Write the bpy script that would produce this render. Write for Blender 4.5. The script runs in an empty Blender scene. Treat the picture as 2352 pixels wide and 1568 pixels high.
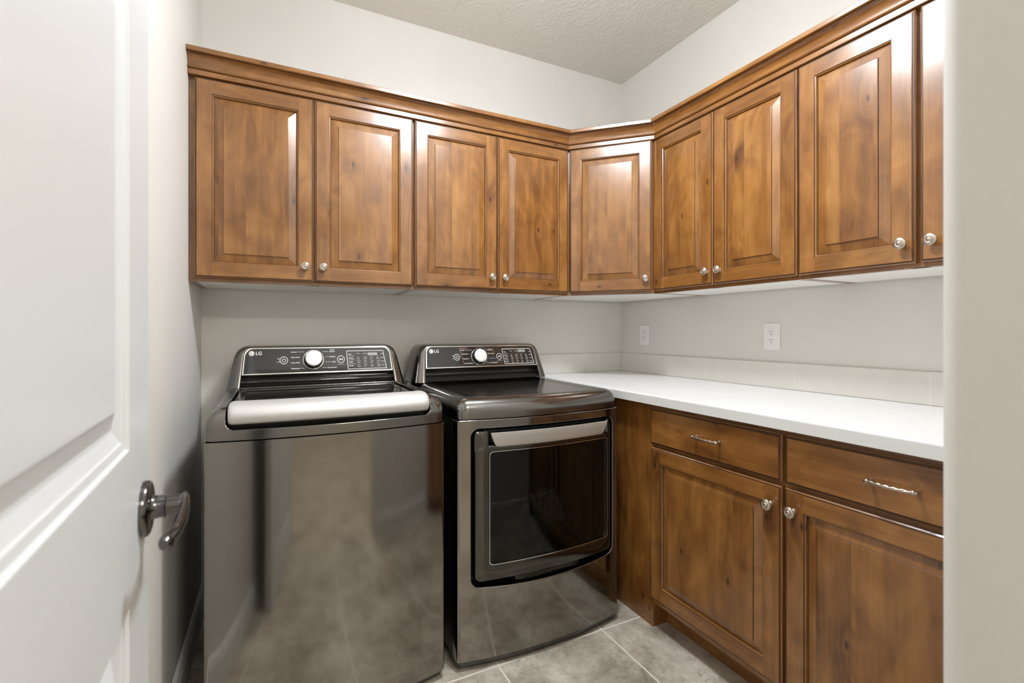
import bpy, bmesh, math, random
from mathutils import Vector, Matrix
random.seed(7)
C = bpy.context.scene.collection
PI = math.pi

# ------------------------------------------------------------------ materials
def new_mat(name):
    m = bpy.data.materials.new(name); m.use_nodes = True
    nt = m.node_tree; nt.nodes.clear()
    out = nt.nodes.new('ShaderNodeOutputMaterial')
    b = nt.nodes.new('ShaderNodeBsdfPrincipled')
    nt.links.new(b.outputs[0], out.inputs[0])
    return m, nt, b
def N(nt, typ, **kw):
    n = nt.nodes.new(typ)
    for k, v in kw.items():
        if k.startswith('i_'):
            key = k[2:]
            n.inputs[int(key) if key.isdigit() else key.replace('_', ' ')].default_value = v
        else: setattr(n, k, v)
    return n
def L(nt, a, b): nt.links.new(a, b)
def math_node(nt, op, a, b=None, c=None, clamp=False):
    n = nt.nodes.new('ShaderNodeMath'); n.operation = op; n.use_clamp = clamp
    for i, v in enumerate((a, b, c)):
        if v is None: continue
        if isinstance(v, (int, float)): n.inputs[i].default_value = v
        else: nt.links.new(v, n.inputs[i])
    return n.outputs[0]
def ramp(nt, fac, stops):
    n = nt.nodes.new('ShaderNodeValToRGB')
    e = n.color_ramp.elements
    while len(e) < len(stops): e.new(.5)
    for el, (p, c) in zip(e, stops): el.position = p; el.color = (*c, 1)
    if fac is not None: nt.links.new(fac, n.inputs[0])
    return n.outputs[0]
def simple(name, col, rough=.5, metal=0., spec=.5, coat=0.):
    m, nt, b = new_mat(name)
    b.inputs['Base Color'].default_value = (*col, 1)
    b.inputs['Roughness'].default_value = rough
    b.inputs['Metallic'].default_value = metal
    b.inputs['Specular IOR Level'].default_value = spec
    b.inputs['Coat Weight'].default_value = coat
    return m
def paint(name, col, rough=.6, bump=.05, scale=180., spec=.3):
    m, nt, b = new_mat(name)
    b.inputs['Roughness'].default_value = rough
    b.inputs['Specular IOR Level'].default_value = spec
    g = N(nt, 'ShaderNodeNewGeometry')
    n = N(nt, 'ShaderNodeTexNoise', i_Scale=2.3, i_Detail=3.)
    L(nt, g.outputs['Position'], n.inputs['Vector'])
    c0 = tuple(x * .975 for x in col); c1 = tuple(min(1, x * 1.025) for x in col)
    L(nt, ramp(nt, n.outputs[0], [(.3, c0), (.7, c1)]), b.inputs['Base Color'])
    n2 = N(nt, 'ShaderNodeTexNoise', i_Scale=scale, i_Detail=2.)
    L(nt, g.outputs['Position'], n2.inputs['Vector'])
    bp = N(nt, 'ShaderNodeBump', i_Strength=bump, i_Distance=.002)
    L(nt, n2.outputs[0], bp.inputs['Height']); L(nt, bp.outputs[0], b.inputs['Normal'])
    return m

def wood_mat(name, dark, mid, light, boards=True, rough=.27):
    m, nt, b = new_mat(name)
    uv = N(nt, 'ShaderNodeUVMap')
    sp = N(nt, 'ShaderNodeSeparateXYZ'); L(nt, uv.outputs[0], sp.inputs[0])
    u, v = sp.outputs[0], sp.outputs[1]
    def vec(su, sv, ov=None, ou=None):
        c = N(nt, 'ShaderNodeCombineXYZ')
        uu = math_node(nt, 'MULTIPLY', u, su); vv = math_node(nt, 'MULTIPLY', v, sv)
        if ov is not None: vv = math_node(nt, 'ADD', vv, ov)
        L(nt, uu, c.inputs[0]); L(nt, vv, c.inputs[1]); return c.outputs[0]
    # knots: one in a few cells of a stretched voronoi
    vo = N(nt, 'ShaderNodeTexVoronoi', voronoi_dimensions='2D', feature='F1', i_Scale=1.)
    L(nt, vec(3.3, 8.5), vo.inputs['Vector'])
    dist = vo.outputs['Distance']
    rs = N(nt, 'ShaderNodeSeparateColor'); L(nt, vo.outputs['Color'], rs.inputs[0])
    gate = math_node(nt, 'GREATER_THAN', rs.outputs[0], .66)
    near = math_node(nt, 'MULTIPLY', math_node(nt, 'SUBTRACT', 1., math_node(nt, 'DIVIDE', dist, .42), clamp=True), gate)
    near2 = math_node(nt, 'POWER', near, 2.)
    # board strips
    bd = math_node(nt, 'FLOOR', math_node(nt, 'DIVIDE', v, .092))
    wn = N(nt, 'ShaderNodeTexWhiteNoise', noise_dimensions='1D'); L(nt, bd, wn.inputs['W'])
    seed = math_node(nt, 'MULTIPLY', wn.outputs['Value'], 37.) if boards else None
    warp = math_node(nt, 'MULTIPLY', near2, 1.3)
    if seed is not None: warp = math_node(nt, 'ADD', warp, seed)
    n1 = N(nt, 'ShaderNodeTexNoise', i_Scale=1., i_Detail=4., i_Roughness=.55, i_Distortion=.5)
    L(nt, vec(1.6, 22., warp), n1.inputs['Vector'])
    n2 = N(nt, 'ShaderNodeTexNoise', i_Scale=1., i_Detail=3.)
    L(nt, vec(7., 260., seed), n2.inputs['Vector'])
    n3 = N(nt, 'ShaderNodeTexNoise', i_Scale=1., i_Detail=2.5, i_Roughness=.6, i_Distortion=.8)
    L(nt, vec(5.5, 10., seed), n3.inputs['Vector'])
    f = math_node(nt, 'MULTIPLY', n1.outputs[0], .42)
    f = math_node(nt, 'ADD', f, math_node(nt, 'MULTIPLY', n3.outputs[0], .52))
    f = math_node(nt, 'ADD', f, math_node(nt, 'MULTIPLY', n2.outputs[0], .17))
    if boards: f = math_node(nt, 'ADD', f, math_node(nt, 'MULTIPLY', math_node(nt, 'SUBTRACT', wn.outputs['Value'], .5), .085))
    f = math_node(nt, 'SUBTRACT', f, math_node(nt, 'MULTIPLY', near2, .10))
    col = ramp(nt, f, [(.33, dark), (.535, mid), (.75, light)])
    core = math_node(nt, 'MULTIPLY', math_node(nt, 'SUBTRACT', 1., math_node(nt, 'DIVIDE', dist, .055), clamp=True), gate)
    mx = N(nt, 'ShaderNodeMixRGB'); L(nt, math_node(nt, 'POWER', core, .8), mx.inputs[0]); L(nt, col, mx.inputs[1])
    mx.inputs[2].default_value = (dark[0] * .3, dark[1] * .3, dark[2] * .3, 1)
    L(nt, mx.outputs[0], b.inputs['Base Color'])
    b.inputs['Roughness'].default_value = rough
    b.inputs['Specular IOR Level'].default_value = .5
    b.inputs['Coat Weight'].default_value = .8; b.inputs['Coat Roughness'].default_value = .2
    bp = N(nt, 'ShaderNodeBump', i_Strength=.05, i_Distance=.001)
    L(nt, n2.outputs[0], bp.inputs['Height']); L(nt, bp.outputs[0], b.inputs['Normal'])
    return m

def grid_mask(nt, coord, offset, step, half):
    t = math_node(nt, 'FRACT', math_node(nt, 'DIVIDE', math_node(nt, 'SUBTRACT', coord, offset - step * .5), step))
    d = math_node(nt, 'MULTIPLY', math_node(nt, 'ABSOLUTE', math_node(nt, 'SUBTRACT', t, .5)), step)
    return math_node(nt, 'LESS_THAN', d, half)
def tile_mat(name, c0, c1, grout, gx, gy, half, rough, scale=5., vein=None, bump=.2, spec=.5):
    """gx/gy = (offset, step) of the joints along world x and y."""
    m, nt, b = new_mat(name)
    g = N(nt, 'ShaderNodeNewGeometry'); pos = g.outputs['Position']
    sp = N(nt, 'ShaderNodeSeparateXYZ'); L(nt, pos, sp.inputs[0])
    masks = []
    if gx: masks.append(grid_mask(nt, sp.outputs[0], gx[0], gx[1], half))
    if gy: masks.append(grid_mask(nt, sp.outputs[1], gy[0], gy[1], half))
    mk = masks[0]
    for q in masks[1:]: mk = math_node(nt, 'MAXIMUM', mk, q)
    n1 = N(nt, 'ShaderNodeTexNoise', i_Scale=scale, i_Detail=12., i_Roughness=.74, i_Distortion=.25)
    L(nt, pos, n1.inputs['Vector'])
    col = ramp(nt, n1.outputs[0], [(.36, c0), (.62, c1)])
    if vein:
        n2 = N(nt, 'ShaderNodeTexNoise', i_Scale=scale * 9, i_Detail=6., i_Roughness=.7, i_Distortion=1.2)
        L(nt, pos, n2.inputs['Vector'])
        f2 = ramp(nt, n2.outputs[0], [(.36, (1, 1, 1)), (.46, (0, 0, 0))])
        n3 = N(nt, 'ShaderNodeTexNoise', i_Scale=scale * .9, i_Detail=2.)
        L(nt, pos, n3.inputs['Vector'])
        g2 = ramp(nt, n3.outputs[0], [(.42, (0, 0, 0)), (.6, (1, 1, 1))])
        mm = N(nt, 'ShaderNodeMixRGB'); L(nt, math_node(nt, 'MULTIPLY', math_node(nt, 'MULTIPLY', f2, g2), .75), mm.inputs[0])
        L(nt, col, mm.inputs[1]); mm.inputs[2].default_value = (*vein, 1); col = mm.outputs[0]
    mx = N(nt, 'ShaderNodeMixRGB'); L(nt, mk, mx.inputs[0]); L(nt, col, mx.inputs[1]); mx.inputs[2].default_value = (*grout, 1)
    L(nt, mx.outputs[0], b.inputs['Base Color'])
    b.inputs['Specular IOR Level'].default_value = spec
    rr = math_node(nt, 'ADD', math_node(nt, 'MULTIPLY', mk, .4), rough); L(nt, rr, b.inputs['Roughness'])
    h = math_node(nt, 'SUBTRACT', math_node(nt, 'MULTIPLY', n1.outputs[0], .15), mk)
    bp = N(nt, 'ShaderNodeBump', i_Strength=bump, i_Distance=.0015)
    L(nt, h, bp.inputs['Height']); L(nt, bp.outputs[0], b.inputs['Normal'])
    return m
def steel_mat(name, col, rough, brush=.02, vertical=False):
    m, nt, b = new_mat(name)
    g = N(nt, 'ShaderNodeNewGeometry'); sp = N(nt, 'ShaderNodeSeparateXYZ'); L(nt, g.outputs['Position'], sp.inputs[0])
    c = N(nt, 'ShaderNodeCombineXYZ')
    L(nt, math_node(nt, 'MULTIPLY', sp.outputs[0], 14.), c.inputs[0]); L(nt, math_node(nt, 'MULTIPLY', sp.outputs[2], 900.), c.inputs[2])
    n = N(nt, 'ShaderNodeTexNoise', i_Scale=1., i_Detail=2.); L(nt, c.outputs[0], n.inputs['Vector'])
    c0 = tuple(x * .93 for x in col); c1 = tuple(x * 1.07 for x in col)
    L(nt, ramp(nt, n.outputs[0], [(.3, c0), (.7, c1)]), b.inputs['Base Color'])
    b.inputs['Metallic'].default_value = 1.; b.inputs['Roughness'].default_value = rough
    bp = N(nt, 'ShaderNodeBump', i_Strength=brush, i_Distance=.001)
    L(nt, n.outputs[0], bp.inputs['Height']); L(nt, bp.outputs[0], b.inputs['Normal'])
    return m
def emis(name, col, s):
    m = bpy.data.materials.new(name); m.use_nodes = True; nt = m.node_tree; nt.nodes.clear()
    o = nt.nodes.new('ShaderNodeOutputMaterial'); e = nt.nodes.new('ShaderNodeEmission')
    e.inputs[0].default_value = (*col, 1); e.inputs[1].default_value = s; nt.links.new(e.outputs[0], o.inputs[0]); return m

WALL = paint('wall_paint', (.735, .713, .674))
HALLW = paint('hall_paint', (.80, .78, .745))
CEIL, nt, b = new_mat('ceiling_paint')
b.inputs['Base Color'].default_value = (.80, .775, .725, 1); b.inputs['Roughness'].default_value = .8; b.inputs['Specular IOR Level'].default_value = .2
g = N(nt, 'ShaderNodeNewGeometry')
n1 = N(nt, 'ShaderNodeTexNoise', i_Scale=9., i_Detail=5., i_Roughness=.6, i_Distortion=3.5); L(nt, g.outputs['Position'], n1.inputs['Vector'])
n2 = N(nt, 'ShaderNodeTexWave', i_Scale=9., i_Distortion=16., i_Detail=3., i_Detail_Scale=1.6); L(nt, g.outputs['Position'], n2.inputs['Vector'])
hh = math_node(nt, 'ADD', math_node(nt, 'MULTIPLY', n2.outputs['Fac'], n1.outputs[0]), n1.outputs[0])
bp = N(nt, 'ShaderNodeBump', i_Strength=.45, i_Distance=.004); L(nt, hh, bp.inputs['Height']); L(nt, bp.outputs[0], b.inputs['Normal'])

ALDER = wood_mat('alder_board', (.094, .031, .0055), (.226, .090, .0185), (.370, .168, .041), boards=False)
PANEL = wood_mat('alder_panel', (.094, .031, .0055), (.226, .090, .0185), (.370, .168, .041), boards=True)
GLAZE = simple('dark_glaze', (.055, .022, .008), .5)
WHITE_UNDER = simple('white_melamine', (.90, .885, .855), .4)
FLOOR = tile_mat('floor_tile', (.27, .228, .172), (.66, .605, .515), (.72, .68, .60), (-.797, .445), (-.821, .445), .0035, .33, 5., vein=(.24, .20, .155), bump=.15)
COUNTER = tile_mat('white_counter_tile', (.79, .79, .78), (.83, .83, .82), (.72, .72, .705), (-.317, .33), (-.658, .44), .0012, .30, 3., bump=.08)
SPLASH = tile_mat('beige_splash_tile', (.72, .69, .645), (.77, .735, .69), (.84, .82, .785), (-.173, .44), (-.193, .44), .0012, .35, 3., bump=.08)
DOORW = paint('door_white', (.655, .67, .68), .38, .01, 60., .5)
TRIMW = paint('trim_white', (.74, .74, .73), .4, .01, 60., .5)
STEEL = steel_mat('black_steel', (.262, .247, .226), .095, .010)
STEELG = steel_mat('black_steel_gloss', (.215, .207, .194), .16, .0)
DOORST = steel_mat('dark_door_steel', (.105, .100, .090), .13, .0)
SILVER = simple('satin_silver', (.60, .59, .58), .46, .40)
HANDLE2 = simple('warm_silver', (.54, .51, .475), .36, .35)
CHROME = simple('chrome_line', (.80, .79, .76), .16, 1.)
BLACK = simple('black_plastic', (.008, .008, .008), .45)
SIDE = simple('appliance_side', (.014, .013, .012), .35)
GLOSSBLACK = simple('gloss_black', (.022, .0205, .018), .06, 0., .6, .2)
SMOKE = simple('smoked_trim', (.05, .045, .038), .15, .6)
PRINT = simple('white_print', (.75, .75, .73), .5)
PRINTRED = simple('red_print', (.42, .14, .12), .5)
PRINTBLUE = simple('blue_print', (.22, .34, .60), .5)
DISPLAY = simple('grey_display', (.33, .33, .31), .3)
KNOBW = simple('satin_dial', (.86, .86, .84), .35, .15)
NICKEL = simple('satin_nickel', (.56, .49, .41), .30, 1.)
BRONZE = simple('aged_pewter', (.13, .125, .124), .17, 1.)
PLATE = simple('white_plate', (.85, .84, .82), .35)
SLOT = simple('slot_dark', (.05, .05, .05), .5)
DRUM = simple('drum_grey', (.09, .09, .085), .4, .5)
CLOTH = simple('pale_cloth', (.36, .41, .42), .9, 0., .1)
GREY_FOOT = simple('foot_grey', (.35, .34, .32), .4)
GLASS, nt, b = new_mat('tinted_glass')
nt.nodes.remove(b); out = [n for n in nt.nodes if n.type == 'OUTPUT_MATERIAL'][0]
tr = N(nt, 'ShaderNodeBsdfTransparent'); tr.inputs[0].default_value = (.22, .225, .21, 1)
gl = N(nt, 'ShaderNodeBsdfGlossy', i_Roughness=.02); gl.inputs[0].default_value = (.9, .9, .85, 1)
fr = N(nt, 'ShaderNodeFresnel', i_IOR=1.48); ms = N(nt, 'ShaderNodeMixShader')
L(nt, fr.outputs[0], ms.inputs[0]); L(nt, tr.outputs[0], ms.inputs[1]); L(nt, gl.outputs[0], ms.inputs[2]); L(nt, ms.outputs[0], out.inputs[0])

# ------------------------------------------------------------------ mesh helpers
ROOT = {}
def wloc(o): return ROOT.get(o.name, Vector((0, 0, 0)))
def thing(name, label, cat, loc, group=None, kind=None):
    o = bpy.data.objects.new(name, None); o.empty_display_size = .05; C.objects.link(o)
    o.location = loc; ROOT[o.name] = Vector(loc)
    tag(o, label, cat, group, kind); return o
def tag(o, label, cat, group=None, kind=None):
    if label: o['label'] = label
    if cat: o['category'] = cat
    if group: o['group'] = group
    if kind: o['kind'] = kind
    return o
class MB:
    def __init__(s): s.v = []; s.f = []; s.uv = []; s.m = []; s.sm = []
    def face(s, pts, m=0, grain=None, off=(0, 0), smooth=False):
        pts = [Vector(p) for p in pts]; i = len(s.v); s.v += pts
        s.f.append(tuple(range(i, i + len(pts)))); s.m.append(m); s.sm.append(smooth)
        if grain is None: s.uv.append([(0, 0)] * len(pts)); return
        g = Vector(grain).normalized()
        n = (pts[1] - pts[0]).cross(pts[-1] - pts[0])
        if n.length < 1e-12: n = Vector((0, -1, 0))
        n.normalize()
        if abs(n.dot(g)) > .7: g2 = Vector((g.y, g.z, g.x)) ; g = (g2 - n * g2.dot(n)).normalized()
        c = n.cross(g).normalized()
        if c.x + c.y * .7 + c.z * .5 < 0: c = -c
        s.uv.append([(p.dot(g) + off[0], p.dot(c) + off[1]) for p in pts])
    def box(s, x0, x1, y0, y1, z0, z1, m=0, grain=None, off=(0, 0)):
        P = [(x0, y0, z0), (x1, y0, z0), (x1, y1, z0), (x0, y1, z0), (x0, y0, z1), (x1, y0, z1), (x1, y1, z1), (x0, y1, z1)]
        for q in ((0, 3, 2, 1), (4, 5, 6, 7), (0, 1, 5, 4), (1, 2, 6, 5), (2, 3, 7, 6), (3, 0, 4, 7)):
            s.face([P[k] for k in q], m, grain, off)
    def loft(s, rings, closed=True, cap0=False, cap1=False, m=0, smooth=True, grain=None, off=(0, 0)):
        """shared-vertex loft through rings of equal length"""
        i0 = len(s.v); n = len(rings[0])
        for r in rings: s.v += [Vector(p) for p in r]
        def add(idx, sm=smooth):
            s.f.append(tuple(idx)); s.m.append(m); s.sm.append(sm); s.uv.append([(0, 0)] * len(idx))
        for a in range(len(rings) - 1):
            for k in range(n if closed else n - 1):
                j = (k + 1) % n
                add((i0 + a * n + k, i0 + a * n + j, i0 + (a + 1) * n + j, i0 + (a + 1) * n + k))
        if cap0: add([i0 + k for k in range(n)][::-1], False)
        if cap1: add([i0 + (len(rings) - 1) * n + k for k in range(n)], False)
    def lathe(s, prof, M, n=24, m=0, cap=True):
        """prof = [(radius, height)], axis = local z of M"""
        rings = [[M @ Vector((r * math.cos(2 * PI * k / n), r * math.sin(2 * PI * k / n), h)) for k in range(n)] for r, h in prof]
        s.loft(rings, True, cap, cap, m)
    def tube(s, pts, rad, n=10, m=0, flat=None):
        pts = [Vector(p) for p in pts]; rings = []
        for i, p in enumerate(pts):
            t = (pts[min(i + 1, len(pts) - 1)] - pts[max(i - 1, 0)]).normalized()
            up = Vector((0, 0, 1)) if abs(t.z) < .95 else Vector((1, 0, 0))
            a = t.cross(up).normalized(); bb = a.cross(t)
            ra, rb = (rad[i] if isinstance(rad[i], tuple) else (rad[i], rad[i]))
            rings.append([p + a * ra * math.cos(2 * PI * k / n) + bb * rb * math.sin(2 * PI * k / n) for k in range(n)])
        s.loft(rings, True, True, True, m)
    def build(s, name, mats, parent=None, M=None, fix=True, bevel=None):
        me = bpy.data.meshes.new(name)
        o0 = wloc(parent) if parent is not None else Vector((0, 0, 0))
        vs = [(M @ p if M else p) - o0 for p in s.v]
        me.from_pydata(vs, [], s.f)
        for mt in (mats if isinstance(mats, (list, tuple)) else [mats]): me.materials.append(mt)
        ul = me.uv_layers.new(name='UVMap')
        k = 0
        for p, u in zip(me.polygons, s.uv):
            for q in u: ul.data[k].uv = q; k += 1
        for p, mi, sm in zip(me.polygons, s.m, s.sm): p.material_index = mi; p.use_smooth = sm
        if fix:
            bm = bmesh.new(); bm.from_mesh(me)
            bmesh.ops.remove_doubles(bm, verts=bm.verts, dist=1e-6)
            bmesh.ops.recalc_face_normals(bm, faces=bm.faces); bm.to_mesh(me); bm.free()
        o = bpy.data.objects.new(name, me); C.objects.link(o)
        if parent is not None: o.parent = parent; ROOT[o.name] = o0
        if bevel:
            md = o.modifiers.new('b', 'BEVEL'); md.width = bevel[0]; md.segments = bevel[1]; md.limit_method = 'ANGLE'; md.angle_limit = math.radians(bevel[2] if len(bevel) > 2 else 35)
            md.harden_normals = False
        return o
def sharp(o, ang=35):
    """smooth shading, but edges above the angle stay sharp"""
    me = o.data
    bm = bmesh.new(); bm.from_mesh(me)
    for f in bm.faces: f.smooth = True
    for e in bm.edges:
        e.smooth = not (len(e.link_faces) == 2 and e.calc_face_angle(0) > math.radians(ang))
    bm.to_mesh(me); bm.free(); return o
def apply_bool(o, cutter):
    md = o.modifiers.new('cut', 'BOOLEAN'); md.operation = 'DIFFERENCE'; md.object = cutter; md.solver = 'EXACT'
    dg = bpy.context.evaluated_depsgraph_get(); dg.update()
    me = bpy.data.meshes.new_from_object(o.evaluated_get(dg)); o.modifiers.clear(); old = o.data; o.data = me
    me.name = old.name; bpy.data.meshes.remove(old)
    cm = cutter.data; bpy.data.objects.remove(cutter); bpy.data.meshes.remove(cm)
    return o
def text_polys(txt, size, bold=False):
    cu = bpy.data.curves.new('t', 'FONT'); cu.body = txt; cu.size = size; cu.resolution_u = 3
    if bold: cu.offset = size * .018
    ob = bpy.data.objects.new('t', cu); C.objects.link(ob)
    dg = bpy.context.evaluated_depsgraph_get(); dg.update()
    me = bpy.data.meshes.new_from_object(ob.evaluated_get(dg))
    polys = [[(me.vertices[i].co.x, me.vertices[i].co.y) for i in p.vertices] for p in me.polygons]
    bpy.data.objects.remove(ob); bpy.data.curves.remove(cu); bpy.data.meshes.remove(me)
    return polys
def rnd(): return (random.uniform(0, 40), random.uniform(0, 40))
def struct(o, label, cat): return tag(o, label, cat, kind='structure')

# ------------------------------------------------------------------ room
XL, H, YF = -2.2156, 2.6881, -2.02          # left wall, ceiling height, front wall (room face)
FT = .125                                    # front wall thickness
YB = YF - FT
JR, JL = -1.2885, -2.118                     # door opening
HX0, HX1, HY0 = -3.4, .9, -4.9               # hall beyond the doorway
def slab(name, mat, x0, x1, y0, y1, z0, z1, label, cat):
    mb = MB(); mb.box(x0, x1, y0, y1, z0, z1); o = mb.build(name, mat); return struct(o, label, cat)
slab('floor', FLOOR, HX0, HX1, HY0, .1, -.08, 0, 'beige grey stone-look floor tiles with pale grout lines', 'floor')
slab('ceiling', CEIL, HX0, HX1, HY0, .1, H, H + .1, 'off-white hand-textured ceiling over the laundry room', 'ceiling')
slab('wall_back', WALL, XL - .12, .12, 0, .12, 0, H, 'beige painted wall behind the washer and dryer', 'wall')
slab('wall_right', WALL, 0, .12, YF, 0, 0, H, 'beige painted wall behind the counter with two outlets', 'wall')
slab('wall_left', WALL, XL - .12, XL, YF, 0, 0, H, 'beige painted wall between the white door and the wall cabinets', 'wall')
slab('wall_hall_left', HALLW, HX0 - .1, HX0, HY0, YB, 0, H, 'beige hall wall outside the doorway on the left', 'wall')
slab('wall_hall_right', HALLW, HX1, HX1 + .1, HY0, YB, 0, H, 'beige hall wall outside the doorway on the right', 'wall')
slab('wall_hall_back', HALLW, HX0, HX1, HY0 - .1, HY0, 0, H, 'beige hall wall facing the laundry doorway', 'wall')
# front wall: left piece, header, right piece with bullnose corners
slab('wall_front_left', WALL, HX0, JL, YB, YF, 0, H, 'beige wall beside the door hinges', 'wall')
slab('wall_front_header', WALL, JL, JR, YB, YF, 2.08, H, 'beige wall above the doorway', 'wall')
mb = MB(); R = .022; ring = []
for cx, cy, a0 in ((JR + R, YF - R, 90), (JR + R, YB + R, 180)):
    for k in range(9):
        a = math.radians(a0 + 90 * k / 8); ring.append((cx + R * math.cos(a), cy + R * math.sin(a)))
ring += [(HX1, YB), (HX1, YF)]
mb.loft([[(x, y, 0) for x, y in ring], [(x, y, H) for x, y in ring]], True, True, True)
o = mb.build('wall_front_right', WALL); sharp(o, 40); struct(o, 'beige bullnose wall end on the right, close to the viewer', 'wall')
# baseboards
def baseboard(name, pts_fn, length_axis, label):
    prof = [(0, 0), (.016, 0), (.016, .088), (.012, .098), (.010, .106), (.004, .112), (0, .112)]
    mb = MB(); r0 = [pts_fn(d, z, 0) for d, z in prof]; r1 = [pts_fn(d, z, 1) for d, z in prof]
    mb.loft([r0, r1], True, True, True, smooth=False); o = mb.build(name, TRIMW); return struct(o, label, 'baseboard')
baseboard('baseboard_left', lambda d, z, t: (XL + d, YF + t * -YF, z), 'y', 'pale baseboard along the left wall beside the washing machine')
baseboard('baseboard_back', lambda d, z, t: (XL + .017 + t * (1.6), -d, z), 'x', 'pale baseboard behind the washer and dryer')
baseboard('baseboard_front', lambda d, z, t: (JR + .03 + t * .62, YF + d, z), 'x', 'pale baseboard on the front wall beside the doorway')
baseboard('baseboard_hall_back', lambda d, z, t: (HX0 + t * (HX1 - HX0), HY0 + d, z), 'x', 'pale baseboard along the hall wall')
baseboard('baseboard_hall_left', lambda d, z, t: (HX0 + d, HY0 + t * (YB - HY0), z), 'y', 'pale baseboard along the left hall wall')

# ------------------------------------------------------------------ cabinet fronts
def rect(w, h, d, y): return [Vector((d, y, d)), Vector((w - d, y, d)), Vector((w - d, y, h - d)), Vector((d, y, h - d))]
def ring_faces(mb, w, h, r0, r1, m=0, grains=None, offs=None, M=None):
    A, B = rect(w, h, *r0), rect(w, h, *r1)
    for k in range(4):
        j = (k + 1) % 4
        g = (1, 0, 0) if k in (0, 2) else (0, 0, 1)
        if grains: g = grains
        mb.face([A[k], A[j], B[j], B[k]], m, g, offs[k] if offs else (0, 0))
def door_front(w, h, stile=.054, T=.020):
    """frame (stiles, rails) and raised panel in local coordinates: x right, z up, y into the cabinet; front at y=0"""
    f = MB(); offs = [rnd() for _ in range(4)]
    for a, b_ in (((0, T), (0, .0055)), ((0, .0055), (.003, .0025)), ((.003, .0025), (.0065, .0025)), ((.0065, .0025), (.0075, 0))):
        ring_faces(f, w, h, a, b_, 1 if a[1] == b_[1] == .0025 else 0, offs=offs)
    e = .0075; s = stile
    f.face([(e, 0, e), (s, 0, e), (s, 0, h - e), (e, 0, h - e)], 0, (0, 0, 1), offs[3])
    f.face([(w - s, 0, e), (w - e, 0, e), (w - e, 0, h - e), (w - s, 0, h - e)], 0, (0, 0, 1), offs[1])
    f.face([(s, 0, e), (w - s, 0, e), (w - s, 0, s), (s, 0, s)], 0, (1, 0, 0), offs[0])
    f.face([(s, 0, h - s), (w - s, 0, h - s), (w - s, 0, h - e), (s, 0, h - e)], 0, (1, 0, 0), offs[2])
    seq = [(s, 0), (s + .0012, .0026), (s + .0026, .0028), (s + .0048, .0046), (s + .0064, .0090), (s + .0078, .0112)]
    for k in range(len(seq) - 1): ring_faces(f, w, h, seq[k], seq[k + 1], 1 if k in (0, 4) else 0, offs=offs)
    f.face([(0, T, 0), (w, T, 0), (w, T, h), (0, T, h)], 0, (0, 0, 1), offs[0])
    p = MB(); po = rnd()
    pr = [(s + .0068, .0112), (s + .0090, .0106), (s + .0345, .0046), (s + .0350, .0016), (s + .0365, .0010)]
    for k in range(4): ring_faces(p, w, h, pr[k], pr[k + 1], 1 if k == 2 else 0, grains=(0, 0, 1), offs=[po] * 4)
    A = rect(w, h, *pr[-1]); p.face(A, 0, (0, 0, 1), po)
    return f, p
def drawer_front(w, h, T=.020):
    f = MB(); of = rnd()
    seq = [(0, T), (0, .0055), (.003, .0025), (.0085, .0025), (.0095, 0)]
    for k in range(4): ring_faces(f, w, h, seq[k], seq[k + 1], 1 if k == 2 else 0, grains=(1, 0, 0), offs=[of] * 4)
    f.face(rect(w, h, .0095, 0), 0, (1, 0, 0), of)
    f.face([(0, T, 0), (w, T, 0), (w, T, h), (0, T, h)], 0, (1, 0, 0), of)
    return f
KNOB_PROF = [(.0085, 0), (.0085, .002), (.0060, .004), (.0052, .009), (.0062, .013), (.0105, .0155), (.0145, .0175), (.0160, .0200), (.0160, .0222), (.0146, .0236),
             (.0126, .0238), (.0118, .0250), (.0096, .0260), (.0086, .0262), (.0080, .0246), (.0066, .0244), (.0058, .0258), (.0040, .0272), (.0020, .0277), (.0004, .0278)]
def knob(parent, M, x, z):
    mb = MB(); A = Matrix.Translation((x, 0, z)) @ Matrix.Rotation(PI / 2, 4, 'X')   # local z -> -y
    mb.lathe(KNOB_PROF, A, 28); return mb.build('knob', NICKEL, parent, M)
def pull(parent, M, x, z, cc=.091):
    mb = MB()
    for sx in (-1, 1):
        A = Matrix.Translation((x + sx * cc / 2, 0, z)) @ Matrix.Rotation(PI / 2, 4, 'X')
        mb.lathe([(.0058, 0), (.0056, .003), (.0040, .006), (.0038, .014), (.0052, .019), (.0060, .022), (.0050, .0255), (.0020, .027)], A, 14)
    n = 90; rings = []
    for i in range(n + 1):
        t = i / n; a = (t - .5) * (cc + .016)
        y = -.0215 - .0075 * math.cos((t - .5) * PI) ; cen = Vector((x + a, y, z))
        env = min(1, (1 - abs(2 * t - 1)) * 9); tw = 1 if .12 < t < .88 else 0
        ring = []
        for k in range(12):
            th = 2 * PI * k / 12; rr = (.0022 + .0012 * env) * (1 + .22 * tw * math.cos(3 * th + t * 42))
            ring.append(cen + Vector((0, rr * math.cos(th), rr * 1.15 * math.sin(th))))
        rings.append(ring)
    mb.loft(rings, True, True, True)
    return mb.build('pull_handle', NICKEL, parent, M)
def place(px, py, ang, z=0): return Matrix.Translation((px, py, z)) @ Matrix.Rotation(ang, 4, 'Z')
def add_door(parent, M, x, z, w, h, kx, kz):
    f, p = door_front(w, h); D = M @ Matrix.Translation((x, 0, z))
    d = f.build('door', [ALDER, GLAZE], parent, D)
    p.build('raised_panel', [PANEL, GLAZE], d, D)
    if kx is not None: knob(d, D, kx, kz)
    return d
T = .020
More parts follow.
